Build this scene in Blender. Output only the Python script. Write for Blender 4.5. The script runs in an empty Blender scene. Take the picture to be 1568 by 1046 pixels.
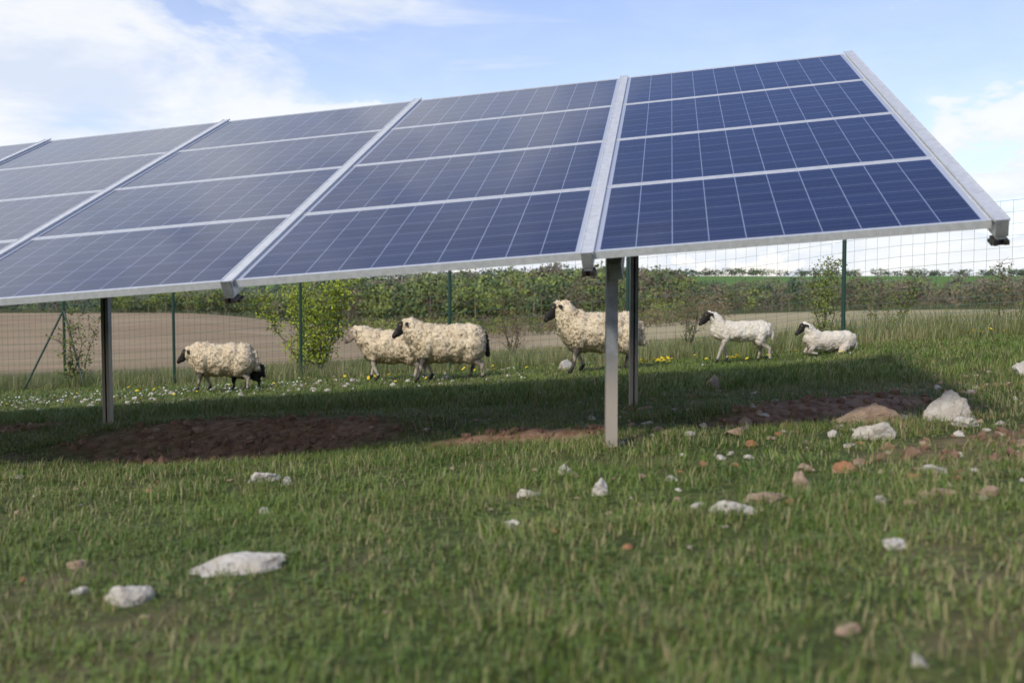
import bpy, bmesh, numpy as np, math
from mathutils import Matrix, Vector, noise as mnoise
rng=np.random.default_rng(7)
D=bpy.data; SC=bpy.context.scene; COL=SC.collection
F=1573.0; TH=math.atan(83/F); CZ=0.9

# ------------------------------------------------------------ helpers
def ss(a,b,x):
    t=np.clip((x-a)/(b-a),0,1); return t*t*(3-2*t)
_ph=np.random.default_rng(3)
_W=[(_ph.uniform(0,2*math.pi),_ph.uniform(0,6.28),_ph.uniform(.7,1.5)) for _ in range(40)]
def wav(x,y,s,o=0,n=7):
    r=0
    for i in range(n):
        a,p,m=_W[(i+o)%40]; r=r+np.sin((x*math.cos(a)+y*math.sin(a))*m*s*(1+.35*i)+p+1.3*np.sin((y*math.cos(a)-x*math.sin(a))*s*m*.6+p))
    return r/n
KY=[-400,-20,7.35,25,40,100,180,300,450,700,900,1100,1200,3000]
KZ=[3,.25,-.915,-1.68,-2.15,-3.6,-5.4,-7.5,-6.5,-1,7.5,10.5,10,14]
PATCH=[(-1.80,6.70,1.35,.58,-.18,.13),(1.9,6.1,.95,.30,.35,.08),(.0,5.75,.60,.17,-.1,.04),(-4.5,8.7,.9,.35,-.2,.06)]
def _loc(x,y,p):
    c,s=math.cos(p[4]),math.sin(p[4]); dx=x-p[0]; dy=y-p[1]
    return (dx*c+dy*s)/p[2],(-dx*s+dy*c)/p[3]
def soil(x,y):
    m=0*x
    for p in PATCH:
        a,b=_loc(x,y,p); m=np.maximum(m,np.clip(1.6-1.6*np.hypot(a,b),0,1))
    a,b=_loc(x,y,(2.5,4.3,1.2,.6,.3)); m=np.maximum(m,.33*np.clip(1.5-1.5*np.hypot(a,b),0,1))
    return np.clip(m*1.35+.5*wav(x,y,4.5,11)*(m>0.02),0,1)
def H(x,y):
    x=np.asarray(x,float); y=np.asarray(y,float)
    z=np.interp(y,KY,KZ)
    z=z+1.36*np.tanh(x/20)
    t=x/np.maximum(y,1)
    z=z-.024*np.clip(y-250,0,1000)*ss(-.22,-.36,t)
    z=z+2.2*ss(-.15,-.33,t)*ss(60,180,y)*(1-ss(180,300,y))
    z=z-1.5*np.exp(-((t-.06)/.20)**2)*ss(40,110,y)*(1-ss(250,420,y))
    z=z+4.0*np.exp(-((t+.02)/.13)**2)*ss(280,430,y)*(1-ss(450,700,y))
    z=z+.06*np.exp(-(((x+3.2)/1.8)**2+((y-8)/1.6)**2))
    z=z+.13*ss(3.0,5,x)*np.exp(-((y-13)/5)**2)
    near=np.exp(-(np.hypot(x,y-8)/25)**2)
    z=z+near*(.012*wav(x,y,1.6,3)+.009*wav(x,y,5,9))
    for p in PATCH:    # churned banks, steep side towards the lower edge
        a,b=_loc(x,y,p); z=z+p[5]*np.tanh(b*1.6)*np.exp(-(b/1.7)**2)*np.exp(-a**4)
    z=z+.018*soil(x,y)*wav(x,y,14,2)
    z=z+np.where(y>150,1.0*wav(x,y,.012,5),0)*ss(150,300,y)
    return z+CZ
def link(o,parent=None):
    COL.objects.link(o)
    if parent is not None: o.parent=parent
    return o
def meshobj(name,v,f,mats,mi=None,parent=None,smooth=False,dolink=True):
    me=D.meshes.new(name); me.from_pydata([tuple(a) for a in v],[],[tuple(a) for a in f]); 
    for m in mats: me.materials.append(m)
    if mi is not None: me.polygons.foreach_set("material_index",np.asarray(mi,dtype=np.int32))
    if smooth: me.polygons.foreach_set("use_smooth",np.ones(len(me.polygons),dtype=bool))
    me.update(); o=D.objects.new(name,me)
    if dolink: link(o,parent)
    return o
def rawmesh(name,co,loops,starts,totals,mats,smooth=False):
    me=D.meshes.new(name); me.vertices.add(len(co)); me.vertices.foreach_set("co",np.ascontiguousarray(co,dtype=np.float32).ravel())
    me.loops.add(len(loops)); me.loops.foreach_set("vertex_index",np.ascontiguousarray(loops,dtype=np.int32))
    me.polygons.add(len(starts)); me.polygons.foreach_set("loop_start",np.ascontiguousarray(starts,dtype=np.int32)); me.polygons.foreach_set("loop_total",np.ascontiguousarray(totals,dtype=np.int32))
    me.update(calc_edges=True)
    if smooth: me.polygons.foreach_set("use_smooth",np.ones(len(starts),dtype=bool))
    for m in mats: me.materials.append(m)
    o=D.objects.new(name,me); link(o); return o
class MB:
    def __init__(s): s.v=[];s.f=[];s.m=[]
    def box(s,x0,x1,y0,y1,z0,z1,m=0):
        b=len(s.v); s.v+=[(x,y,z) for z in (z0,z1) for y in (y0,y1) for x in (x0,x1)]
        for q in ((0,2,3,1),(4,5,7,6),(0,1,5,4),(2,6,7,3),(0,4,6,2),(1,3,7,5)):
            s.f.append(tuple(b+i for i in q)); s.m.append(m)
    def prism(s,p0,p1,r0,r1,n=6,m=0,cap=True):
        p0=np.array(p0,float);p1=np.array(p1,float);d=p1-p0;d/=np.linalg.norm(d)+1e-9
        a=np.cross(d,[0,0,1.]); 
        if np.linalg.norm(a)<1e-3:a=np.array([1.,0,0])
        a/=np.linalg.norm(a); c=np.cross(d,a); b=len(s.v)
        for p,r in((p0,r0),(p1,r1)):
            for i in range(n):
                t=2*math.pi*i/n+math.pi/4; s.v.append(tuple(p+r*(math.cos(t)*a+math.sin(t)*c)))
        for i in range(n):
            j=(i+1)%n; s.f.append((b+i,b+j,b+n+j,b+n+i)); s.m.append(m)
        if cap:
            s.f.append(tuple(b+n+i for i in range(n))); s.m.append(m)
            s.f.append(tuple(b+i for i in reversed(range(n)))); s.m.append(m)
    def obj(s,name,mats,parent=None,**k): return meshobj(name,s.v,s.f,mats,s.m,parent,**k)

class NT:
    def __init__(s,name,mat=True):
        s.m=D.materials.new(name); s.m.use_nodes=True; s.t=s.m.node_tree
        s.b=s.t.nodes["Principled BSDF"]; s.o=s.t.nodes["Material Output"]
    def n(s,k,**kw):
        x=s.t.nodes.new(k)
        for a,b in kw.items(): setattr(x,a,b)
        return x
    def l(s,a,b): s.t.links.new(a,b)
    def val(s,sock,v):
        if isinstance(v,bpy.types.NodeSocket): s.l(v,sock)
        else: sock.default_value=v
    def math(s,op,a,b=0,c=None,clamp=False):
        x=s.n("ShaderNodeMath",operation=op,use_clamp=clamp); s.val(x.inputs[0],a); s.val(x.inputs[1],b)
        if c is not None: s.val(x.inputs[2],c)
        return x.outputs[0]
    def mix(s,f,a,b,mode='MIX'):
        x=s.n("ShaderNodeMix",data_type='RGBA',blend_type=mode); s.val(x.inputs[0],f)
        for i,c in((6,a),(7,b)):
            if isinstance(c,tuple) and len(c)==3:c=c+(1,)
            s.val(x.inputs[i],c)
        return x.outputs[2]
    def noise(s,vec,scale,detail=5,rough=.6,dist=0):
        x=s.n("ShaderNodeTexNoise"); x.inputs["Scale"].default_value=scale;x.inputs["Detail"].default_value=detail
        x.inputs["Roughness"].default_value=rough;x.inputs["Distortion"].default_value=dist
        if vec is not None: s.l(vec,x.inputs["Vector"])
        return x.outputs["Fac"]
    def ramp(s,f,lo,hi):
        x=s.n("ShaderNodeMapRange",interpolation_type='SMOOTHSTEP'); s.val(x.inputs[0],f); x.inputs[1].default_value=lo;x.inputs[2].default_value=hi
        return x.outputs[0]
    def pos(s): return s.n("ShaderNodeNewGeometry").outputs["Position"]
    def obj(s): return s.n("ShaderNodeTexCoord").outputs["Object"]
    def attr(s,a): return s.n("ShaderNodeAttribute",attribute_name=a)
    def bump(s,h,st,d):
        x=s.n("ShaderNodeBump"); x.inputs["Strength"].default_value=st;x.inputs["Distance"].default_value=d; s.l(h,x.inputs["Height"]); s.l(x.outputs[0],s.b.inputs["Normal"])
    def base(s,c,r=.8,metal=0,spec=.3):
        if isinstance(c,tuple) and len(c)==3:c=c+(1,)
        s.val(s.b.inputs["Base Color"],c); s.val(s.b.inputs["Roughness"],r); s.b.inputs["Metallic"].default_value=metal
        s.b.inputs["Specular IOR Level"].default_value=spec

# ------------------------------------------------------------ camera
cd=D.cameras.new("camera"); cam=D.objects.new("camera",cd); link(cam); SC.camera=cam
cam.location=(0,0,CZ); cam.rotation_euler=(math.pi/2-TH,0,0)
cd.sensor_width=36; cd.lens=36*F/1568; cd.clip_end=8000; cd.clip_start=.05
cd.dof.use_dof=True; cd.dof.focus_distance=9.0; cd.dof.aperture_fstop=2.8

# ------------------------------------------------------------ world + sun
EL=math.radians(36); AZ=math.atan2(-.45,-.89)
w=D.worlds.new("World"); SC.world=w; w.use_nodes=True; nt=w.node_tree
class WN(NT):
    def __init__(s): s.t=nt
q=WN(); bg=nt.nodes["Background"]; bg.inputs[1].default_value=.15
sky=q.n("ShaderNodeTexSky",sky_type='NISHITA',sun_disc=False); sky.sun_elevation=EL; sky.sun_rotation=AZ%(2*math.pi); sky.air_density=1.0; sky.dust_density=.5; sky.ozone_density=1.6
tc=q.n("ShaderNodeTexCoord").outputs["Generated"]
sep=q.n("ShaderNodeSeparateXYZ"); q.l(tc,sep.inputs[0]); dx,dy,dz=sep.outputs
zz=q.math('ADD',q.math('MAXIMUM',dz,0),.13)
cmb=q.n("ShaderNodeCombineXYZ"); q.l(q.math('DIVIDE',dx,zz),cmb.inputs[0]); q.l(q.math('DIVIDE',dy,zz),cmb.inputs[1])
n1=q.noise(cmb.outputs[0],.9,5,.62,.9)
left=q.math('MULTIPLY',dx,-.50); 
c1=q.ramp(q.math('ADD',n1,left),.45,.72)
cmb2=q.n("ShaderNodeCombineXYZ"); q.l(dx,cmb2.inputs[0]); q.l(dy,cmb2.inputs[1]); q.l(q.math('MULTIPLY',dz,2.6),cmb2.inputs[2])
n2=q.noise(cmb2.outputs[0],7.5,5,.6,.2)
hb=q.math('ADD',q.math('MULTIPLY',q.math('SUBTRACT',.13,dz),1.0),q.math('MULTIPLY',q.math('MAXIMUM',dx,0),.10))
c2=q.math('MULTIPLY',q.ramp(q.math('ADD',n2,hb),.50,.60),q.ramp(dz,.34,.12))
veil=q.math('MULTIPLY',q.ramp(dz,.5,.0),.40)
cl=q.math('MAXIMUM',q.math('MAXIMUM',q.math('MULTIPLY',c1,.9),veil),q.math('MULTIPLY',c2,.93))
cc=q.mix(q.ramp(n2,.35,.65),(5.0,5.5,6.4),(6.6,6.7,6.8))
skyc=q.mix(1.0,sky.outputs[0],(1.10,1.02,1.18),'MULTIPLY')
q.l(q.mix(cl,skyc,cc),bg.inputs[0])
sl=D.lights.new("sun","SUN"); sl.energy=2.5; sl.angle=math.radians(5); sl.color=(1,.94,.84)
so=D.objects.new("sun",sl); link(so)
sd=Vector((math.sin(AZ)*math.cos(EL),math.cos(AZ)*math.cos(EL),math.sin(EL))); so.rotation_euler=sd.to_track_quat('Z','Y').to_euler(); so.location=sd*50

# ------------------------------------------------------------ terrain
def warp(n,a0,a1,A,k,c=0): 
    s=np.linspace(a0,a1,n); return c+A*np.sinh(k*s)
gx=warp(480,-1,1,1.2,8.1); gy=warp(540,-.62,1,1.0,8.7,5.5)
X,Y=np.meshgrid(gx,gy); Z=H(X,Y)
nx,ny=len(gx),len(gy)
V=np.stack([X.ravel(),Y.ravel(),Z.ravel()],1)
i=np.arange(nx-1)[None,:]+np.arange(ny-1)[:,None]*nx
Fq=np.stack([i,i+1,i+1+nx,i+nx],-1).reshape(-1,4)
tt=X/np.maximum(Y,1)
def putattr(me,nm,a): 
    t_=me.attributes.new(nm,'FLOAT','POINT'); t_.data.foreach_set("value",np.ascontiguousarray(a,dtype=np.float32).ravel())
t=NT("meadow_ground"); p=t.pos()
n_a=t.noise(p,1.3,4,.65); n_b=t.noise(p,14,4,.7); n_c=t.noise(p,.05,3,.6)
g=t.mix(t.ramp(n_b,.35,.65),(.045,.062,.018),(.10,.12,.036)); g=t.mix(t.math('MULTIPLY',t.ramp(n_a,.48,.70),.7),g,(.17,.13,.075))
so_=t.mix(t.ramp(n_b,.3,.7),(.20,.115,.072),(.38,.25,.17))
c=t.mix(t.attr("soil").outputs["Fac"],g,so_)
fld=t.mix(t.ramp(n_c,.35,.65),(.30,.21,.135),(.38,.285,.185)); fld=t.mix(t.attr("straw").outputs["Fac"],fld,(.43,.36,.21))
mp=t.n("ShaderNodeMapping"); mp.inputs["Scale"].default_value=(.05,.6,.6); t.l(p,mp.inputs[0])
fld=t.mix(t.math('MULTIPLY',t.ramp(t.noise(mp.outputs[0],.6,4,.6),.4,.7),.6),fld,(.24,.205,.11))
c=t.mix(t.attr("field").outputs["Fac"],c,fld); c=t.mix(t.attr("farg").outputs["Fac"],c,(.12,.21,.05))
t.base(c,.95,0,.1); t.bump(n_b,.6,.03)
ground=rawmesh("ground",V,Fq.ravel(),np.arange(0,Fq.size,4),np.full(len(Fq),4),[t.m],True); me=ground.data
putattr(me,"soil",soil(X,Y))
fence_y=17.2-.53*X
putattr(me,"field",ss(5,13,Y-fence_y+1.5*wav(X,Y,.3,4))*(1-ss(185,195,Y)))
putattr(me,"straw",ss(-.05,.12,tt)*ss(20,40,Y))
putattr(me,"farg",ss(600,640,Y)*(1-ss(1100,1130,Y)))

# ------------------------------------------------------------ grass (one mesh of blades)
def leafmat(name,cols,scale=3):
    t=NT(name); p=t.pos(); g=t.noise(p,scale,2)
    c=t.mix(t.ramp(g,.35,.65),cols[0],cols[1])
    c=t.mix(t.math('MULTIPLY',t.ramp(t.attr("tr").outputs["Fac"],.5,1.0),.75),c,cols[2])
    pn=t.noise(p,.55,3,.6)
    a=t.attr("bl").outputs["Fac"]; th_=t.math('ADD',a,t.math('MULTIPLY',t.math('SUBTRACT',pn,.5),1.1))
    c=t.mix(t.math('MULTIPLY',t.ramp(th_,.70,.97),.85),c,cols[3])
    t.base(c,.55,0,.35); return t.m
GM=leafmat("grass_blades",[(.085,.150,.020),(.145,.215,.034),(.165,.195,.050),(.36,.29,.155)],1.6)
GM2=leafmat("tall_dry_grass",[(.115,.17,.038),(.18,.21,.065),(.27,.235,.12),(.40,.34,.20)],.8)
def tuft(n,rad,h,wd,bend=.6,hv=.4,seed=0,clover=0):
    r=np.random.default_rng(seed)
    rr=rad*np.sqrt(r.random(n)); a=r.uniform(0,6.28,n); bx,by=rr*np.cos(a),rr*np.sin(a)
    hh=h*(1-hv+hv*1.6*r.random(n)); ww=wd*r.uniform(.6,1.2,n); d=r.uniform(0,6.28,n); lean=r.uniform(.1,1)*bend*hh
    fx,fy=np.cos(d),np.sin(d); sx,sy=-fy,fx; c=r.random(n); pts=[]
    for j,tz in enumerate((-.1,.5)):
        wq=ww*(1,.75)[j]/2; o=lean*max(tz,0)**2; zc=hh*tz*(1-.25*max(tz,0)*bend)
        pts+=[np.stack([bx+fx*o+sx*wq,by+fy*o+sy*wq,zc],1),np.stack([bx+fx*o-sx*wq,by+fy*o-sy*wq,zc],1)]
    pts.append(np.stack([bx+fx*lean,by+fy*lean,hh*(1-.3*bend)],1))
    v=np.stack(pts,1).reshape(-1,3); b=(np.arange(n)*5)[:,None]
    quad=(b+np.array([0,1,3,2])); tri=(b+np.array([2,3,4])); bl=np.repeat(c,5)
    if clover:
        cv=[];cb=[]
        for k in range(clover):
            q_=rad*math.sqrt(r.random()); a=r.uniform(0,6.28); cx,cy=q_*math.cos(a),q_*math.sin(a); z=r.uniform(.012,.034); s=r.uniform(.005,.009)
            for q3 in range(3):
                an=a+q3*2.09; ex,ey=math.cos(an),math.sin(an); up=r.uniform(-.2,.5)*s
                cv+=[(cx,cy,z),(cx+s*(ex*.9-ey*.6),cy+s*(ey*.9+ex*.6),z+up),(cx+1.5*s*ex,cy+1.5*s*ey,z+up),(cx+s*(ex*.9+ey*.6),cy+s*(ey*.9-ex*.6),z+up)]; cb+=[r.uniform(0,.5)]*4
        k0=len(v); v=np.concatenate([v,np.array(cv)]); quad=np.concatenate([quad,k0+np.arange(len(cv)).reshape(-1,4)]); bl=np.concatenate([bl,cb])
    return v,quad,tri,bl
def grassmesh(name,pts,scl,variants,mat,r,tilt=.15,dry=None):
    n=len(pts); idx=r.integers(0,len(variants),n); rz=r.uniform(0,6.28,n); tx=r.normal(0,tilt,n); ty=r.normal(0,tilt,n); tr=r.random(n)
    if dry is None: dry=np.zeros(n)
    CO=[];Q=[];T=[];BL=[];TR=[];base=0
    for k,(v,quad,tri,bl) in enumerate(variants):
        I=np.where(idx==k)[0]; m=len(I)
        if not m: continue
        S=scl[I][:,None,:]; P=v[None]*S; c=np.cos(rz[I])[:,None]; s=np.sin(rz[I])[:,None]
        x=P[...,0]*c-P[...,1]*s; y=P[...,0]*s+P[...,1]*c; z=P[...,2]
        x=x+z*tx[I][:,None]; y=y+z*ty[I][:,None]
        CO.append((np.stack([x,y,z],-1)+pts[I][:,None,:]).reshape(-1,3)); off=base+(np.arange(m)*len(v))[:,None,None]
        Q.append((quad[None]+off).reshape(-1,4)); T.append((tri[None]+off).reshape(-1,3)); BL.append(np.tile(bl,m)+np.repeat(dry[I],len(v))); TR.append(np.repeat(tr[I],len(v))); base+=m*len(v)
    CO=np.concatenate(CO);Q=np.concatenate(Q);T=np.concatenate(T)
    loops=np.concatenate([Q.ravel(),T.ravel()]); starts=np.concatenate([np.arange(len(Q))*4,len(Q)*4+np.arange(len(T))*3]); tot=np.concatenate([np.full(len(Q),4),np.full(len(T),3)])
    o=rawmesh(name,CO,loops,starts,tot,[mat]); putattr(o.data,"bl",np.concatenate(BL)); putattr(o.data,"tr",np.concatenate(TR)); return o
V1=[tuft(30,.11,.052,.0044,.9,.65,s,0 if s%2 else 12) for s in range(7)]
V1b=[tuft(22,.11,.054,.0052,.9,.65,30+s) for s in range(6)]
V2=[tuft(28,.16,.34,.008,.55,.55,50+s) for s in range(6)]
def sample(y0,y1,dens,hw=.60,ex=1.3):
    A=(hw*(y1*y1-y0*y0)+2*ex*(y1-y0)); n=int(A*dens)
    y=rng.uniform(y0,y1,n*2); keep=rng.random(n*2)<(hw*y+ex)/(hw*y1+ex); y=y[keep][:n]
    x=rng.uniform(-1,1,len(y))*(hw*y+ex); return x,y
def meadow(name,bands,variants):
    xs=[];ys=[];sc=[]
    for y0,y1,dn,s in bands:
        x,y=sample(y0,y1,dn); xs.append(x);ys.append(y);sc.append(np.full(len(x),s))
    x=np.concatenate(xs);y=np.concatenate(ys);s=np.concatenate(sc)
    sm=soil(x,y); patch=wav(x,y,2.2,20); bare=wav(x,y,3.1,27)+.5*wav(x,y,9,14)+.12*ss(0,1.5,x)
    keep=(rng.random(len(x))>np.clip(sm*1.9,0,.985))&(rng.random(len(x))>np.where(y<9,ss(.1,.6,bare)*.72*ss(9,6,y),0))
    x,y,s,patch,bare=x[keep],y[keep],s[keep],patch[keep],bare[keep]
    lush=1+.45*np.exp(-((y-(9.3-.25*x))/1.1)**2)
    hz=s*(1+.5*patch)*lush*rng.uniform(.55,1.45,len(x))*(1-.42*ss(10,14,y))
    dry=(.10*ss(.2,2,x)+.13*ss(-.1,.45,bare))*ss(9,6,y)
    grassmesh(name,np.stack([x,y,H(x,y)-.003],1),np.stack([s,s,hz],1),variants,GM,rng,dry=dry)
meadow("meadow_grass",((.9,4,185,.80),(4,8,120,.92)),V1)
meadow("meadow_grass",((8,14,62,1.25),(14,22,28,1.65),(22,30,7,2.4)),V1b)
s_=rng.uniform(-2.5,7,5000); off=rng.normal(1.1,1.3,5000)
fx=-6.66+2.81*s_; fy=20.2-1.5*s_
x=fx+off*.47; y=fy+off*.88
k=(off>-.8)&(rng.random(5000)<.75+.25*wav(x,y,1.1,2)); x,y=x[k],y[k]
s=rng.uniform(.45,1.05,len(x))*(1+.3*ss(2,6,x))
grassmesh("tall_grass",np.stack([x,y,H(x,y)],1),np.stack([s,s,s*rng.uniform(.6,1.3,len(x))],1),V2,GM2,rng,.1)

# ------------------------------------------------------------ solar table
th=TH
def cw(c): return Vector((c[0],c[2]*math.cos(th)+c[1]*math.sin(th),-c[2]*math.sin(th)+c[1]*math.cos(th)))
u=cw((.9814,.0632,-.1815)).normalized(); v=cw((.1385,.4215,.8962)); v=(v-u*v.dot(u)).normalized(); n=u.cross(v).normalized()
if n.z<0:n=-n
O=cw((.332,.393,4.54))+Vector((0,0,CZ)); L=4.034; PW=1.70
M=Matrix(((u.x,v.x,n.x,O.x),(u.y,v.y,n.y,O.y),(u.z,v.z,n.z,O.z),(0,0,0,1)))
arr=D.objects.new("solar_panel_array",None); link(arr); arr.matrix_world=M
t=NT("brushed_aluminium"); nn=t.noise(t.obj(),30,3)
t.base(t.mix(t.ramp(nn,.3,.7),(.60,.61,.62),(.72,.73,.74)),.45,.3,.5); ALU=t.m
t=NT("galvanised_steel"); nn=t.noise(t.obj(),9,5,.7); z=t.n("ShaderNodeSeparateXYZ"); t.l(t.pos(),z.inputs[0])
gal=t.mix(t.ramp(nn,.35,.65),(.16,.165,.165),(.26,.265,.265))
lit_splash=t.math('MULTIPLY',t.ramp(t.math('ADD',z.outputs[2],t.math('MULTIPLY',nn,.3)),.78,.45),.85)  # concrete splash, plus sunlit foot below the table's shadow, painted paler
t.base(t.mix(lit_splash,gal,(.46,.39,.31)),.6,.35,.4); GAL=t.m
t=NT("dark_clamp"); t.base((.06,.05,.045),.5,.6); DK=t.m
t=NT("backsheet"); t.base((.6,.6,.6),.7); BS=t.m
t=NT("solar_cells"); uv=t.n("ShaderNodeUVMap"); sp=t.n("ShaderNodeSeparateXYZ"); t.l(uv.outputs[0],sp.inputs[0])
U=t.math('MULTIPLY',t.math('SUBTRACT',sp.outputs[0],.014),10/.972); W_=t.math('MULTIPLY',t.math('SUBTRACT',sp.outputs[1],.018),6/.964)
fu=t.math('FRACT',U); fv=t.math('FRACT',W_)
def edge(f,wd): return t.math('GREATER_THAN',t.math('ABSOLUTE',t.math('SUBTRACT',f,.5)),.5-wd)
gu=t.math('MULTIPLY',edge(fu,.0115),.85); gv=t.math('MULTIPLY',edge(fv,.010),.70)
inU=t.math('MULTIPLY',t.math('GREATER_THAN',U,0),t.math('LESS_THAN',U,10)); inV=t.math('MULTIPLY',t.math('GREATER_THAN',W_,0),t.math('LESS_THAN',W_,6))
out_=t.math('SUBTRACT',1,t.math('MULTIPLY',inU,inV))
gap=t.math('MAXIMUM',gu,gv)
f3=t.math('FRACT',t.math('MULTIPLY',fv,3))
bus=t.math('LESS_THAN',t.math('ABSOLUTE',t.math('SUBTRACT',f3,.5)),.026)
wn=t.n("ShaderNodeTexWhiteNoise",noise_dimensions='3D'); cb=t.n("ShaderNodeCombineXYZ")
oi=t.attr("mid").outputs["Fac"]
t.l(t.math('FLOOR',U),cb.inputs[0]); t.l(t.math('FLOOR',W_),cb.inputs[1]); t.l(oi,cb.inputs[2]); t.l(cb.outputs[0],wn.inputs[0])
vor=t.n("ShaderNodeTexVoronoi"); vor.inputs["Scale"].default_value=60; t.l(t.obj(),vor.inputs["Vector"])
ca=t.mix(wn.outputs[0],(.0045,.0095,.046),(.009,.017,.070)); ca=t.mix(t.math('MULTIPLY',vor.outputs["Color"],.3),ca,(.017,.029,.115))
ca=t.mix(t.math('MULTIPLY',bus,.30),ca,(.24,.28,.40)); ca=t.mix(gap,ca,(.34,.40,.54)); ca=t.mix(out_,ca,(.45,.48,.56))
dn=t.noise(t.obj(),1.6,5,.6)
ca=t.mix(t.math('MULTIPLY',dn,.025),ca,(.4,.38,.34))
t.base(ca,.5,0,.15); t.b.inputs["Coat Weight"].default_value=.95; t.b.inputs["Coat IOR"].default_value=1.45
t.val(t.b.inputs["Coat Roughness"],t.math('MULTIPLY',dn,.14)); CELL=t.m
NC=9
gl=MB(); fr=MB(); uvs=[];mid=[]
RW=.022
for ci in range(-NC,1):
    for r in range(4):
        x0=ci*PW+RW; x1=(ci+1)*PW-RW; y0=r*L/4+.003; y1=(r+1)*L/4-.003
        e=.0095
        b=len(gl.v); gl.v+=[(x0+e,y0+e,-.003),(x1-e,y0+e,-.003),(x1-e,y1-e,-.003),(x0+e,y1-e,-.003)]; gl.f.append((b,b+1,b+2,b+3)); gl.m.append(0)
        uvs+=[(0,0),(1,0),(1,1),(0,1)]; mid.append(ci*4+r+.5)
        b=len(gl.v); zb=-.012; gl.v+=[(x0+e,y0+e,zb),(x0+e,y1-e,zb),(x1-e,y1-e,zb),(x1-e,y0+e,zb)]; gl.f.append((b,b+1,b+2,b+3)); gl.m.append(1); uvs+=[(0,0)]*4; mid.append(0)
        fr.box(x0,x1,y0,y0+e,-.036,0); fr.box(x0,x1,y1-e,y1,-.036,0); fr.box(x0,x0+e,y0+e,y1-e,-.036,-.0004); fr.box(x1-e,x1,y0+e,y1-e,-.036,-.0004)
o=gl.obj("glass_modules",[CELL,BS],arr); ul=o.data.uv_layers.new(name="UVMap"); ul.data.foreach_set("uv",np.array(uvs,dtype=np.float32).ravel())
am=o.data.attributes.new("mid",'FLOAT','FACE'); am.data.foreach_set("value",np.array(mid,dtype=np.float32))
fr.obj("module_frames",[ALU],arr)
rl=MB()
for a_ in range(-NC,2):
    x=a_*PW; h=.031
    if a_==1: x+=.01
    rl.box(x-h,x+h,-.03,L+.03,.002,.010)
    rl.box(x-h,x-h+.006,-.03,L+.03,.010,.013); rl.box(x+h-.006,x+h,-.03,L+.03,.010,.013)
    rl.box(x-.019,x+.019,-.03,L+.03,-.075,.002)
    rl.box(x-.024,x+.024,-.040,-.030,-.060,.010,1)
    rl.box(x-.030,x-.012,-.038,.03,-.100,-.076,2); rl.box(x+.008,x+.028,-.05,.02,-.095,-.076,2); rl.box(x-.03,x+.028,.0,.06,-.112,-.101,2)
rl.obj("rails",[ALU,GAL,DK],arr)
bm_=MB()
for vy in(.62,1.7,2.75,3.55): bm_.box(-NC*PW,PW,vy-.025,vy+.025,-.150,-.095)
post=MB()
Wd=lambda a,b,c:M@Vector((a,b,c))
for k in range(0,4):
    a_=.095-4.11*k
    if a_<-NC*PW: break
    bm_.box(a_-.03,a_+.03,.25,L-.35,-.235,-.155)
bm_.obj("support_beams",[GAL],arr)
for k in range(0,4):
    for a0,b_ in((.072,.44),(.105,2.94)):
        a_=a0-4.11*k
        top=Wd(a_,b_,-.16); g=float(H(top.x,top.y))
        tz=top.z; x,y=top.x,top.y; wx=.028; dy=.035; z0=g-.25
        sg=-1 if b_<1 else 1     # open side: away from us on the front posts, towards us on the back ones
        ya,yb=sorted((y+sg*dy,y+sg*(dy-.004))); post.box(x-wx,x+wx,ya,yb,z0,tz)
        ya,yb=sorted((y-sg*dy,y+sg*(dy-.004)))
        post.box(x-wx,x-wx+.005,ya,yb,z0,tz); post.box(x+wx-.005,x+wx,ya,yb,z0,tz)
        ya,yb=sorted((y-sg*dy,y-sg*(dy-.004)))
        post.box(x-wx+.005,x-wx+.022,ya,yb,z0,tz); post.box(x+wx-.022,x+wx-.005,ya,yb,z0,tz)
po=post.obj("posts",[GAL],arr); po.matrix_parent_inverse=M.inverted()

# ------------------------------------------------------------ wire fence
t=NT("green_fence_paint"); t.base(t.mix(t.noise(t.obj(),6,4),(.012,.045,.032),(.03,.07,.05)),.45); GP=t.m
t=NT("green_wire"); t.base((.05,.10,.085),.5,.3); GW=t.m
fe=MB(); FH=1.78
fp=lambda s:(-6.66+2.81*s,20.2-1.5*s)
for s in range(-1,9):
    x,y=fp(s); g=float(H(x,y)); fe.prism((x,y,g-.3),(x,y,g+FH+.06),.030,.030,8)
    fe.prism((x,y,g+FH+.06),(x,y,g+FH+.085),.033,.020,8)
x,y=fp(-1); g=float(H(x,y))
for ddx,ddy in((-.8,-.3),(.62,-.45)):
    fe.prism((x,y,g+FH-.12),(x+ddx,y+ddy,float(H(x+ddx,y+ddy))-.1),.022,.022,6)
def run(p0,p1):
    p0=np.array(p0);p1=np.array(p1);Ln=np.linalg.norm(p1-p0);N=int(Ln/.15)
    pts=[p0+(p1-p0)*i/N for i in range(N+1)]
    g=[float(H(*p)) for p in pts]; k=np.ones(9)/9; gs=np.convolve(np.pad(g,4,'edge'),k,'valid')
    hs=[.03,.13,.23,.33,.43,.53,.68,.83,.98,1.13,1.28,1.43,1.58,1.73]
    for i,p in enumerate(pts): fe.prism((p[0],p[1],gs[i]+.03),(p[0],p[1],gs[i]+1.73),.0020,.0020,3,1,False)
    for h in hs:
        for i in range(0,N,3):
            j=min(i+3,N); r=.003 if h in(.03,.98,1.73) else .0021
            fe.prism((pts[i][0],pts[i][1],gs[i]+h),(pts[j][0],pts[j][1],gs[j]+h),r,r,3,1,False)
run(fp(-1),fp(8)); 
e=np.array(fp(-1)); run(e,e+np.array((-9.,3.0)))
for q_ in(1,2,3):
    x,y=e+np.array((-3.,1.))*q_; g=float(H(x,y)); fe.prism((x,y,g-.3),(x,y,g+FH+.06),.03,.03,8)
fe.obj("wire_fence",[GP,GW])

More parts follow.
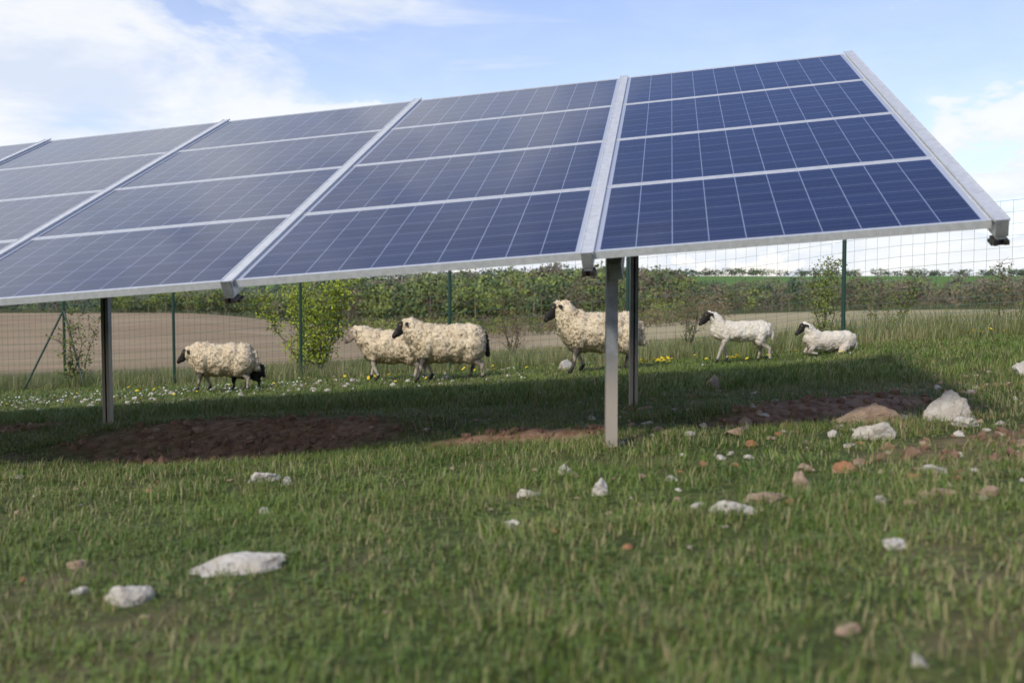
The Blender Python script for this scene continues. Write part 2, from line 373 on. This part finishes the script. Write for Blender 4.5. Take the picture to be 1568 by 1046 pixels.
# ------------------------------------------------------------ sheep
def woolmat(name,a,b,c):
    t=NT(name); o=t.obj(); n1=t.noise(o,5,5,.65); n2=t.noise(o,30,4,.7)
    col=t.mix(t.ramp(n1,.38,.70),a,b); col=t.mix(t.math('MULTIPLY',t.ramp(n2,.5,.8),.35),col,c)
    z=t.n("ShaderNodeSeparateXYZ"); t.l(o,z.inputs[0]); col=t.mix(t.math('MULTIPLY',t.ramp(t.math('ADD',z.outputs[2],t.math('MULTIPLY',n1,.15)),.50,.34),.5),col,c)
    t.base(col,1,0,.05)
    t.b.inputs["Sheen Weight"].default_value=.15
    t.bump(n2,.5,.02); return t.m
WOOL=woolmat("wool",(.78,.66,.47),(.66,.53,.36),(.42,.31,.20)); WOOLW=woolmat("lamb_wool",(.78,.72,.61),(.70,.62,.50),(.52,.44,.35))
WOOLD=woolmat("dark_wool",(.03,.024,.02),(.05,.04,.033),(.015,.012,.01))
t=NT("black_face"); t.base(t.mix(t.ramp(t.noise(t.obj(),16,3),.55,.62),(.018,.016,.015),(.05,.045,.04)),.7,0,.3); BLK=t.m
t=NT("pale_face"); t.base(t.mix(t.ramp(t.noise(t.obj(),12,3),.45,.6),(.42,.34,.26),(.16,.12,.09)),.8); PALE=t.m
t=NT("legs"); t.base(t.mix(t.ramp(t.noise(t.obj(),9,3),.42,.6),(.10,.085,.07),(.45,.38,.30)),.85); LEG=t.m
t=NT("pale_legs"); t.base(t.mix(t.ramp(t.noise(t.obj(),9,3),.45,.65),(.5,.44,.36),(.25,.2,.16)),.85); LEGP=t.m
t=NT("hoof"); t.base((.03,.025,.02),.6); HOOF=t.m
t=NT("eye"); t.base((.35,.22,.05),.2); EYE=t.m
def sheep(name,loc,scale,heading=0,wool=WOOL,face=BLK,leg=LEG,fat=1.0,stride=(0,0,0,0),head=(0,0),lying=False,locks=9000,tail=None,seed=1,legl=1.0,lockl=.030,dz0=0):
    P=[]; lz=(legl-1)*.42
    def cap(a,b,r0,r1,tag): P.append(("c",np.array(a,float),np.array(b,float),r0,r1,tag))
    def ell(c,r,tag): P.append(("e",np.array(c,float),np.array(r,float),0,0,tag))
    dz=lz-(.24*legl if lying else 0)
    f=fat
    ell((-.27,0,.53+dz),(.23,.19*f,.235*f),0); ell((-.05,0,.52+dz),(.34,.215*f,.225*f),0); ell((.16,0,.525+dz),(.30,.215*f,.23*f),0); ell((.34,0,.53+dz),(.19,.185*f,.225*f),0)
    ell((-.38,0,.57+dz),(.15,.14*f,.20*f),0)
    hx,hz=head
    hp=np.array((-.58+hx,0,.78+dz+hz)) # poll
    cap((-.36,0,.60+dz),(hp[0]+.08,0,hp[2]-.03),.175*f,.115*f,0)
    cap((hp[0]+.04,0,hp[2]+.02),(hp[0]+.0,0,hp[2]+.045),.055*f,.045*f,0)
    cap((.50,0,.62+dz),(.555,0,.38+dz),.05*f,.034*f,3 if tail else 0)
    ell(hp+(-.035,0,-.005),(.080,.060,.070),1); cap(hp+(-.05,0,-.02),hp+(-.135,0,-.115),.060,.042,1); cap(hp+(-.135,0,-.115),hp+(-.160,0,-.150),.043,.036,1)
    cap(hp+(-.04,0,-.055),hp+(-.105,0,-.125),.048,.036,1)
    for sgn in(-1,1):
        cap(hp+(.0,.045*sgn,.025),hp+(.02,.11*sgn,.02),.020,.026,1); cap(hp+(.02,.11*sgn,.02),hp+(.025,.165*sgn,-.005),.026,.012,1)
    if not lying:
        for i,(sx,sy) in enumerate(((-.30,-.11),(-.30,.11),(.35,-.11),(.35,.11))):
            st=stride[i]; y=sy*f; q=legl
            if i<2:
                e_=(sx+.02,y,.40*q); k_=(sx-.01+st*.5,y,.225*q+abs(st)*.1); ft=(sx+st-(.02 if st<=0 else -.03),y,.07*q+max(st,0)*.25)
                cap((sx+.03,y,.50*q),e_,.11*f,.075*f,0); cap(e_,k_,.055*f+.008,.033,2); cap(k_,ft,.031,.023,2); cap(ft,(ft[0]-.035,y,max(ft[2]-.05,.02)),.026,.030,4)
            else:
                kn=(sx-.05,y,.36*q); hk=(sx+.07+st*.6,y,.24*q); ft=(sx+.045+st,y,.07*q+max(st,0)*.15)
                cap((sx+.0,y,.50*q),kn,.13*f,.09*f,0); cap(kn,hk,.065*f+.005,.036,2); cap(hk,ft,.033,.024,2); cap(ft,(ft[0]-.035,y,max(ft[2]-.05,.02)),.026,.030,4)
    else:
        for sgn in(-1,1):
            cap((-.34,.10*sgn,.20),(-.46,.11*sgn,.06),.06,.035,2); cap((-.46,.11*sgn,.05),(-.30,.12*sgn,.035),.03,.024,2)
            cap((.30,.12*sgn,.20),(.16,.19*sgn,.08),.09,.05,0); cap((.16,.19*sgn,.06),(.34,.20*sgn,.035),.035,.025,2)
    bm=bmesh.new()
    for (ty,a,b,r0,r1,tag) in P:
        if ty=="e":
            bmesh.ops.create_icosphere(bm,subdivisions=3,radius=1,matrix=Matrix.Translation(a)@Matrix.Diagonal((b[0],b[1],b[2],1)))
        else:
            N=8
            for j in range(N+1):
                c=a+(b-a)*j/N; bmesh.ops.create_icosphere(bm,subdivisions=2,radius=r0+(r1-r0)*j/N,matrix=Matrix.Translation(c))
    me=D.meshes.new("tmp"); bm.to_mesh(me); bm.free(); tmp=D.objects.new("tmp",me); COL.objects.link(tmp)
    md=tmp.modifiers.new("r",'REMESH'); md.mode='VOXEL'; md.voxel_size=.0125; ms=tmp.modifiers.new("s",'SMOOTH'); ms.factor=.5; ms.iterations=4
    dg=bpy.context.evaluated_depsgraph_get(); me2=D.meshes.new_from_object(tmp.evaluated_get(dg)); COL.objects.unlink(tmp); D.objects.remove(tmp)
    nv=len(me2.vertices); co=np.empty(nv*3,dtype=np.float32); me2.vertices.foreach_get("co",co); co=co.reshape(-1,3).astype(float)
    no=np.array([v_.normal for v_ in me2.vertices])
    def tags(p):
        best=np.full(len(p),9.);tg=np.zeros(len(p),int)
        for (ty,a,b,r0,r1,tag) in P:
            if ty=="e": d=(np.linalg.norm((p-a)/b,axis=1)-1)*b.min()
            else:
                ab=b-a; h=np.clip((p-a)@ab/(ab@ab),0,1); d=np.linalg.norm(p-a-h[:,None]*ab,axis=1)-(r0+(r1-r0)*h)
            if tag==0: d=d-.004
            m=d<best; best[m]=d[m]; tg[m]=tag
        return tg
    tv=tags(co); r=np.random.default_rng(seed)
    for i in np.where(tv==0)[0]:
        pp=Vector(co[i])
        co[i]+=no[i]*(.022*mnoise.noise(pp*9+Vector((seed,0,0)))+.012*mnoise.noise(pp*24)+.006)
    me2.vertices.foreach_set("co",co.astype(np.float32).ravel()); me2.update()
    fc=np.array([p_.center for p_ in me2.polygons]); tf=tags(fc)
    fn=np.array([p_.normal for p_ in me2.polygons])
    vl=[tuple(c) for c in co]; fl=[tuple(p_.vertices) for p_ in me2.polygons]; ml=list(tf)
    wf=np.where((tf==0)|(tf==3))[0]
    for i in r.choice(wf,locks):
        c=fc[i]+r.normal(0,.005,3); nn_=fn[i]; d=nn_*.75+np.array((.12,0,-.55))+r.normal(0,.25,3); d/=np.linalg.norm(d)
        if d@nn_<.2: d=d+nn_*(.35-d@nn_)
        l=lockl*r.uniform(.5,1.3); s_=np.cross(d,nn_+r.normal(0,.2,3)); s_/=np.linalg.norm(s_)+1e-9; t_=np.cross(d,s_); rd=l*.34; b=len(vl); c=c-nn_*.012
        tip=c+d*l
        vl+= [tuple(c+s_*rd),tuple(c-s_*rd*.5+t_*rd*.87),tuple(c-s_*rd*.5-t_*rd*.87),tuple(tip)]
        fl+= [(b,b+1,b+3),(b+1,b+2,b+3),(b+2,b,b+3)]; ml+=[int(tf[i])]*3
    for sgn in(-1,1):
        c=hp+np.array((-.075,.056*sgn,.008)); b=len(vl)
        bme=bmesh.new(); bmesh.ops.create_icosphere(bme,subdivisions=2,radius=.011,matrix=Matrix.Translation(c)); bme.verts.ensure_lookup_table()
        vl+=[tuple(v_.co) for v_ in bme.verts]; 
        for f_ in bme.faces: fl.append(tuple(b+v_.index for v_ in f_.verts)); ml.append(5)
        bme.free()
    D.meshes.remove(me2)
    tm=WOOLD if tail else wool
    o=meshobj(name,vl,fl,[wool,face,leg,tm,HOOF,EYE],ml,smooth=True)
    x,y=loc; o.scale=(scale,)*3; o.rotation_euler=(0,0,heading); o.location=(x,y,float(H(x,y))-.008+dz0)
    return o
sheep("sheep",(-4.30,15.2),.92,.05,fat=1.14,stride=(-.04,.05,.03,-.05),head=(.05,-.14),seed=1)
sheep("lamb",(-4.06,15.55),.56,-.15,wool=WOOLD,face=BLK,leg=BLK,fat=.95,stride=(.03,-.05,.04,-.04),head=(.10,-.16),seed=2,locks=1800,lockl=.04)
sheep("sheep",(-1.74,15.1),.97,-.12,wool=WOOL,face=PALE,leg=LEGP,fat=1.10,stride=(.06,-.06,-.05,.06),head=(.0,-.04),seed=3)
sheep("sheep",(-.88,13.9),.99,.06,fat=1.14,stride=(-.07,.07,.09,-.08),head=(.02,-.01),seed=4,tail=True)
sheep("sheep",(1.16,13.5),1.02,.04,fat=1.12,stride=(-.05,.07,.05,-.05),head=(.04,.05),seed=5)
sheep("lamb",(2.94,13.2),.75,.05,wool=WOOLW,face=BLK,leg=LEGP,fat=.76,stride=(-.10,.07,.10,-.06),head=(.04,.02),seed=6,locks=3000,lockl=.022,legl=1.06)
sheep("lamb",(3.93,12.7),.62,.1,wool=WOOLW,face=BLK,leg=LEGP,fat=.84,lying=True,head=(.06,.03),seed=7,locks=2400,lockl=.022)

# ------------------------------------------------------------ stones, clods
def stonemat(name,a,b,c):
    t=NT(name); n1=t.noise(t.obj(),6,6,.7); n2=t.noise(t.pos(),25,5,.7)
    col=t.mix(t.ramp(n1,.38,.62),a,b); col=t.mix(t.math('MULTIPLY',t.ramp(n2,.5,.72),.8),col,c); t.base(col,.95,0,.15); t.bump(n2,1,.025); return t.m
LS=stonemat("limestone",(.70,.65,.58),(.53,.48,.40),(.34,.27,.19)); TS=stonemat("tan_stone",(.46,.34,.24),(.34,.23,.16),(.52,.45,.36)); OS=stonemat("orange_stone",(.44,.20,.10),(.34,.17,.095),(.47,.35,.25))
SOIL=stonemat("soil_clod",(.28,.175,.115),(.20,.12,.08),(.37,.25,.175))
def rock(r,sx,sy,sz,sub=3,amp=.24):
    bm=bmesh.new(); bmesh.ops.create_icosphere(bm,subdivisions=sub,radius=1); off=Vector(r.uniform(-50,50,3))
    cuts=[(Vector(r.normal(0,1,3)).normalized(),r.uniform(.42,.78)) for _ in range(10)]
    for vv in bm.verts:
        p=vv.co.copy(); 
        for nn_,dd in cuts:
            e_=p.dot(nn_)-dd
            if e_>0: p-=nn_*e_*.99
        p*=1.2+amp*mnoise.noise(p*1.8+off)+.10*mnoise.noise(p*7+off)
        vv.co=Vector((p.x*sx,p.y*sy,p.z*sz))
    vs=[tuple(v_.co) for v_ in bm.verts]; fs=[tuple(v_.index for v_ in f_.verts) for f_ in bm.faces]; bm.free(); return vs,fs
rr=np.random.default_rng(21)
big=[(-.73,2.78,.115,.06,.030,LS),(-.95,2.48,.050,.04,.028,LS),(-1.12,4.6,.050,.035,.030,LS),(.22,4.2,.035,.03,.030,LS),(.06,3.70,.030,.026,.024,LS),(.31,3.58,.02,.02,.038,LS),
(0,3.10,.020,.018,.020,LS),(.67,3.08,.056,.035,.025,LS),(.82,3.28,.06,.04,.022,TS),(.99,3.48,.025,.024,.037,TS),(1.24,3.8,.05,.035,.024,OS),
(1.66,4.72,.078,.06,.055,LS),(1.85,5.4,.165,.09,.08,TS),(2.25,5.3,.085,.07,.095,LS),(3.72,7.4,.085,.07,.075,LS),(2.18,4.88,.055,.04,.028,LS),(-1.27,2.95,.025,.022,.022,TS),(.62,1.87,.018,.016,.014,TS),
(1.15,5.2,.06,.04,.03,TS),(1.5,5.6,.05,.04,.03,OS),(2.6,6.0,.07,.05,.04,TS)]
for (x,y,a_,b_,c_,m) in big:
    vs,fs=rock(rr,a_*1.15,b_*1.15,c_*1.2,4); o=meshobj("limestone_rock",vs,fs,[m]); o.location=(x,y,float(H(x,y))+c_*.2); o.rotation_euler=(0,0,rr.uniform(-.4,.4))
def mass(name,pts,mats,flat=.6,sub=1,sink=.2):
    vl=[];fl=[];ml=[]
    for (x,y,s_,mi) in pts:
        vs,fs=rock(rr,s_,s_*rr.uniform(.6,1),s_*flat*rr.uniform(.6,1.2),sub); b=len(vl); an=rr.uniform(0,6.28); c,sn=math.cos(an),math.sin(an); z=float(H(x,y))+s_*flat*sink
        vl+=[(v_[0]*c-v_[1]*sn+x,v_[0]*sn+v_[1]*c+y,v_[2]+z) for v_ in vs]; fl+=[tuple(b+i for i in f_) for f_ in fs]; ml+=[mi]*len(fs)
    meshobj(name,vl,fl,mats,ml)
sm=[(.60,3.82,.030,0),(1.11,3.06,.03,0),(1.34,3.15,.035,1),(.68,1.69,.020,0),(.95,2.53,.032,0),(-.48,3.43,.016,2),(1.7,8.6,.10,1),(.76,14.8,.15,0),(-.89,3.66,.022,0),(-1.11,2.6,.022,0),(-1.6,4.5,.025,2),(-2.67,5.5,.035,0),(.91,7.0,.05,1),(2.95,6.6,.04,0),(-.97,4.4,.035,0)]
for _ in range(900):
    x=rr.uniform(-3.5,4.5);y=rr.uniform(2.2,8.5)
    if rr.random()<.20+.80*(x>.2)*(y>2.6): sm.append((x,y,rr.uniform(.007,.023)*(1.45 if (x>.5 and y>3) else .8),int(rr.choice([0,0,1,1,1,2]))))
for _ in range(170): 
    y=rr.uniform(12.5,17); x=rr.uniform(-8.5,.2); sm.append((x,y,rr.uniform(.015,.05),0))
mass("scattered_stones",sm,[LS,TS,OS],.7,2,.22)
cl=[]
while len(cl)<1000:
    x=rr.uniform(-6,4);y=rr.uniform(3.5,9.5)
    if rr.random()<float(soil(np.array([x]),np.array([y]))[0]): cl.append((x,y,rr.choice([rr.uniform(.008,.025),rr.uniform(.02,.05)],p=[.75,.25]),0 if rr.random()<.95 else 1))
mass("soil_clods",cl,[SOIL,TS],.75,1,.3)

# ------------------------------------------------------------ flowers
t=NT("dandelion"); t.base((.75,.55,.02),.7); YEL=t.m
t=NT("daisy"); t.base((.8,.8,.76),.7); WHI=t.m
t=NT("flower_stem"); t.base((.10,.15,.04),.7); STM=t.m
def flowers(name,pts,mat,hh,rad):
    m=MB()
    for x,y in pts:
        z=float(H(x,y)); h=hh*rr.uniform(.6,1.2); b=len(m.v); r_=rad*rr.uniform(.7,1.2); tx,ty=rr.normal(0,.35,2)
        m.prism((x,y,z),(x,y,z+h),.002,.0015,3,1)
        b=len(m.v); m.v.append((x,y,z+h+r_*.5))
        for k in range(8):
            an=k*math.pi/4; m.v.append((x+r_*math.cos(an),y+r_*math.sin(an),z+h+r_*(tx*math.cos(an)+ty*math.sin(an))))
        m.v.append((x,y,z+h-r_*.4))
        for k in range(8): m.f+=[(b,b+1+k,b+1+(k+1)%8),(b+9,b+1+(k+1)%8,b+1+k)]; m.m+=[0,0]
    m.obj(name,[mat,STM])
pts=[(2.0+rr.normal(0,.12),14.2+rr.normal(0,.25)) for _ in range(22)]+[(2.95+rr.normal(0,.2),13.4+rr.normal(0,.2)) for _ in range(12)]+[(6.2+rr.normal(0,.1),13.4+rr.normal(0,.2)) for _ in range(8)]+[(rr.uniform(-7,6),rr.uniform(12,17)) for _ in range(60)]
flowers("dandelions",pts,YEL,.085,.026)
flowers("daisies",[(rr.uniform(-9,-3),rr.uniform(14,17.5)) for _ in range(260)]+[(rr.uniform(-3,4),rr.uniform(11,16)) for _ in range(30)],WHI,.05,.013)

# ------------------------------------------------------------ foliage
def quads(C,size,r,up=0):
    n_=len(C); a=r.normal(0,1,(n_,3)); a/=np.linalg.norm(a,axis=1)[:,None]; b=np.cross(a,r.normal(0,1,(n_,3))); b/=np.linalg.norm(b,axis=1)[:,None]
    s=(size*r.uniform(.6,1.3,n_)); s=s[:,None]; return np.stack([C-a*s,C-b*s*.6,C+a*s,C+b*s*.6],1)
t=NT("foliage"); t.base(t.attr("tint").outputs["Color"],.8,0,.12); LT=t.m
def fast(name,Q,cols,mat,extra=None):
    nq=len(Q); nv0=nq*4
    o=rawmesh(name,Q.reshape(-1,3),np.arange(nv0),np.arange(0,nv0,4),np.full(nq,4),[mat])
    ca=o.data.color_attributes.new("tint",'FLOAT_COLOR','POINT'); c4=np.concatenate([np.repeat(cols,4,axis=0),np.ones((nv0,1))],1); ca.data.foreach_set("color",c4.astype(np.float32).ravel())
    return o
r=np.random.default_rng(5)
def strips(p0,p1,w0,w1):
    d=p1-p0; s_=np.zeros_like(d); s_[:,0]=1; return np.stack([p0-s_*w0[:,None],p0+s_*w0[:,None],p1+s_*w1[:,None],p1-s_*w1[:,None]],1)
pal=np.array([(.135,.175,.035),(.215,.255,.048),(.085,.120,.032),(.17,.145,.075),(.20,.15,.095),(.045,.075,.030)])
def forest(name,T0,T1,Y0,Y1,n,hf,nq=80,size=.06,pp=(.2,.2,.15,.22,.18,.05),haze=0.0,slope=0,wide=1.0,brown=.75):
    y=np.sqrt(r.uniform(Y0**2,Y1**2,n)); t_=r.uniform(T0,T1,n); y=y*(1+slope*t_); x=t_*y; z=H(x,y); h=hf(y)*r.uniform(.7,1.2,n)*(1+.2*wav(x,y,.05,1))
    grp=wav(x,y,.03,8); k=r.choice(6,n,p=np.array(pp)/sum(pp)); k=np.where((grp>.22)&(r.random(n)<brown),4,k); k=np.where((grp<-.2)&(r.random(n)<.6),1,k)
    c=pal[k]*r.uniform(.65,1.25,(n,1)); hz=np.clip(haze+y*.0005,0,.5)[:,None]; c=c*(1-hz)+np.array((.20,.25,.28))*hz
    nc=8; th_=r.uniform(0,6.28,(n,nc)); rel=r.uniform(.22,.88,(n,nc)); env=np.sqrt(np.clip(1-((rel-.5)/.5)**2,.1,1))
    cr=h[:,None]*.42*wide*np.sqrt(r.random((n,nc)))*env; cz=h[:,None]*rel
    cx=np.stack([x[:,None]+cr*np.cos(th_),y[:,None]+cr*np.sin(th_),z[:,None]+cz],-1)
    per=nq//nc; P_=cx[:,:,None,:]+r.normal(0,1,(n,nc,per,3))*(h[:,None,None,None]*np.array([.095*wide,.095*wide,.07])); P_=P_.reshape(-1,3)
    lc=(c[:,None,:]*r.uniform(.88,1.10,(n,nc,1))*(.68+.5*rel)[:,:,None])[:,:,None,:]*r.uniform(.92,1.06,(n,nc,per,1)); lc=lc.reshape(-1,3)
    Q=quads(P_,size*np.repeat(h,nc*per),r)
    p0=np.stack([x,y,z-.3],1); p1=np.stack([x+r.normal(0,.3,n),y,z+h*.8],1); Tq=strips(p0,p1,h*.014,h*.005)
    tc_=np.tile(np.array((.20,.165,.125)),(n,1))*r.uniform(.6,1.2,(n,1))
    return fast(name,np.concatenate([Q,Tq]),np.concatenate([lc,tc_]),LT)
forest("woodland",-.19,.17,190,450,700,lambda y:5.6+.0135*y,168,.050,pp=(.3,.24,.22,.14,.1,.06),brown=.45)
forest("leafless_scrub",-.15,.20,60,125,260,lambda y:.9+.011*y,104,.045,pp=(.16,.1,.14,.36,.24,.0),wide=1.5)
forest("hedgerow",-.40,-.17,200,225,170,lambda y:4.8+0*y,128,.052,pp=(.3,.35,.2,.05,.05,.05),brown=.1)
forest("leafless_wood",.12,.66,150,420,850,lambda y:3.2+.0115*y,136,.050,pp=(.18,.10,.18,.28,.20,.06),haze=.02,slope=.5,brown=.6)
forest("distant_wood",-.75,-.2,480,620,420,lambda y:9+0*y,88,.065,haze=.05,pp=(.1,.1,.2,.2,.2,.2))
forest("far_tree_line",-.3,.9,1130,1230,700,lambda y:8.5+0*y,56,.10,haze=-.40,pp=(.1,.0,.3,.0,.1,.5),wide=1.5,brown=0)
BRK=NT("bark"); BRK.base(BRK.mix(BRK.noise(BRK.obj(),12),(.10,.075,.05),(.18,.14,.10)),.9); BRK=BRK.m
def shrub(name,x,y,h,wd,nl,col,size,stems=7,seed=0):
    r_=np.random.default_rng(seed); z=float(H(x,y)); m=MB(); tips=[]
    for s_ in range(stems):
        a=r_.uniform(0,6.28); sp=r_.uniform(.2,1)*wd*.5; hh=h*r_.uniform(.65,1); p=np.array((x+.04*math.cos(a),y+.04*math.sin(a),z-.05)); q0=p
        for j in range(5):
            f_=(j+1)/5; q1=np.array((x+sp*math.cos(a)*f_**.8+r_.normal(0,.03*h),y+sp*math.sin(a)*f_**.8+r_.normal(0,.03*h),z+hh*f_)); m.prism(q0,q1,.009*h*(1-.17*j),.009*h*(1-.17*(j+1)),5,0,False); tips.append((q0,q1))
            for _ in range(3):
                b=q1+np.array((r_.normal(0,.13),r_.normal(0,.13),r_.uniform(.02,.16)))*h*.8; m.prism(q1,b,.004*h,.002*h,3,0,False); tips.append((q1,b))
            q0=q1
    par=D.objects.new(name,None); link(par); m.obj("branches",[BRK],par)
    T_=[t_ for t_ in tips if (t_[1][2]-z)>.18*h]; I=r_.integers(0,len(T_),nl); A_=np.array([t_[0] for t_ in T_])[I]; B_=np.array([t_[1] for t_ in T_])[I]; f_=r_.random((nl,1)); C_=A_*(1-f_)+B_*f_+r_.normal(0,.035*h,(nl,3))
    Q=quads(C_,size*np.ones(nl),r_); cols=np.array(col)*r_.uniform(.6,1.3,(nl,1)); o=fast("leaves",Q,cols,LT); o.parent=par
shrub("young_tree",-3.85,20.0,2.1,2.0,6500,(.30,.37,.045),.03,13,1)
shrub("sapling",-9.1,21.4,1.6,.9,900,(.18,.22,.05),.028,5,2)
shrub("sapling",4.75,15.6,1.25,.55,1100,(.18,.23,.05),.022,5,3)
shrub("sapling",6.0,16.3,.95,1.3,900,(.15,.19,.05),.022,7,4)
shrub("sapling",3.0,17.5,1.2,.8,260,(.16,.18,.06),.022,6,5)
shrub("sapling",0.02,20.0,1.5,.9,300,(.22,.17,.06),.022,7,6)
shrub("sapling",7.3,15.2,1.0,1.0,400,(.15,.18,.06),.022,6,7)
shrub("sapling",-11.1,21.0,1.4,.8,700,(.17,.21,.05),.026,5,8)
SC.view_settings.view_transform='Standard'; SC.view_settings.look='None'; SC.view_settings.exposure=0
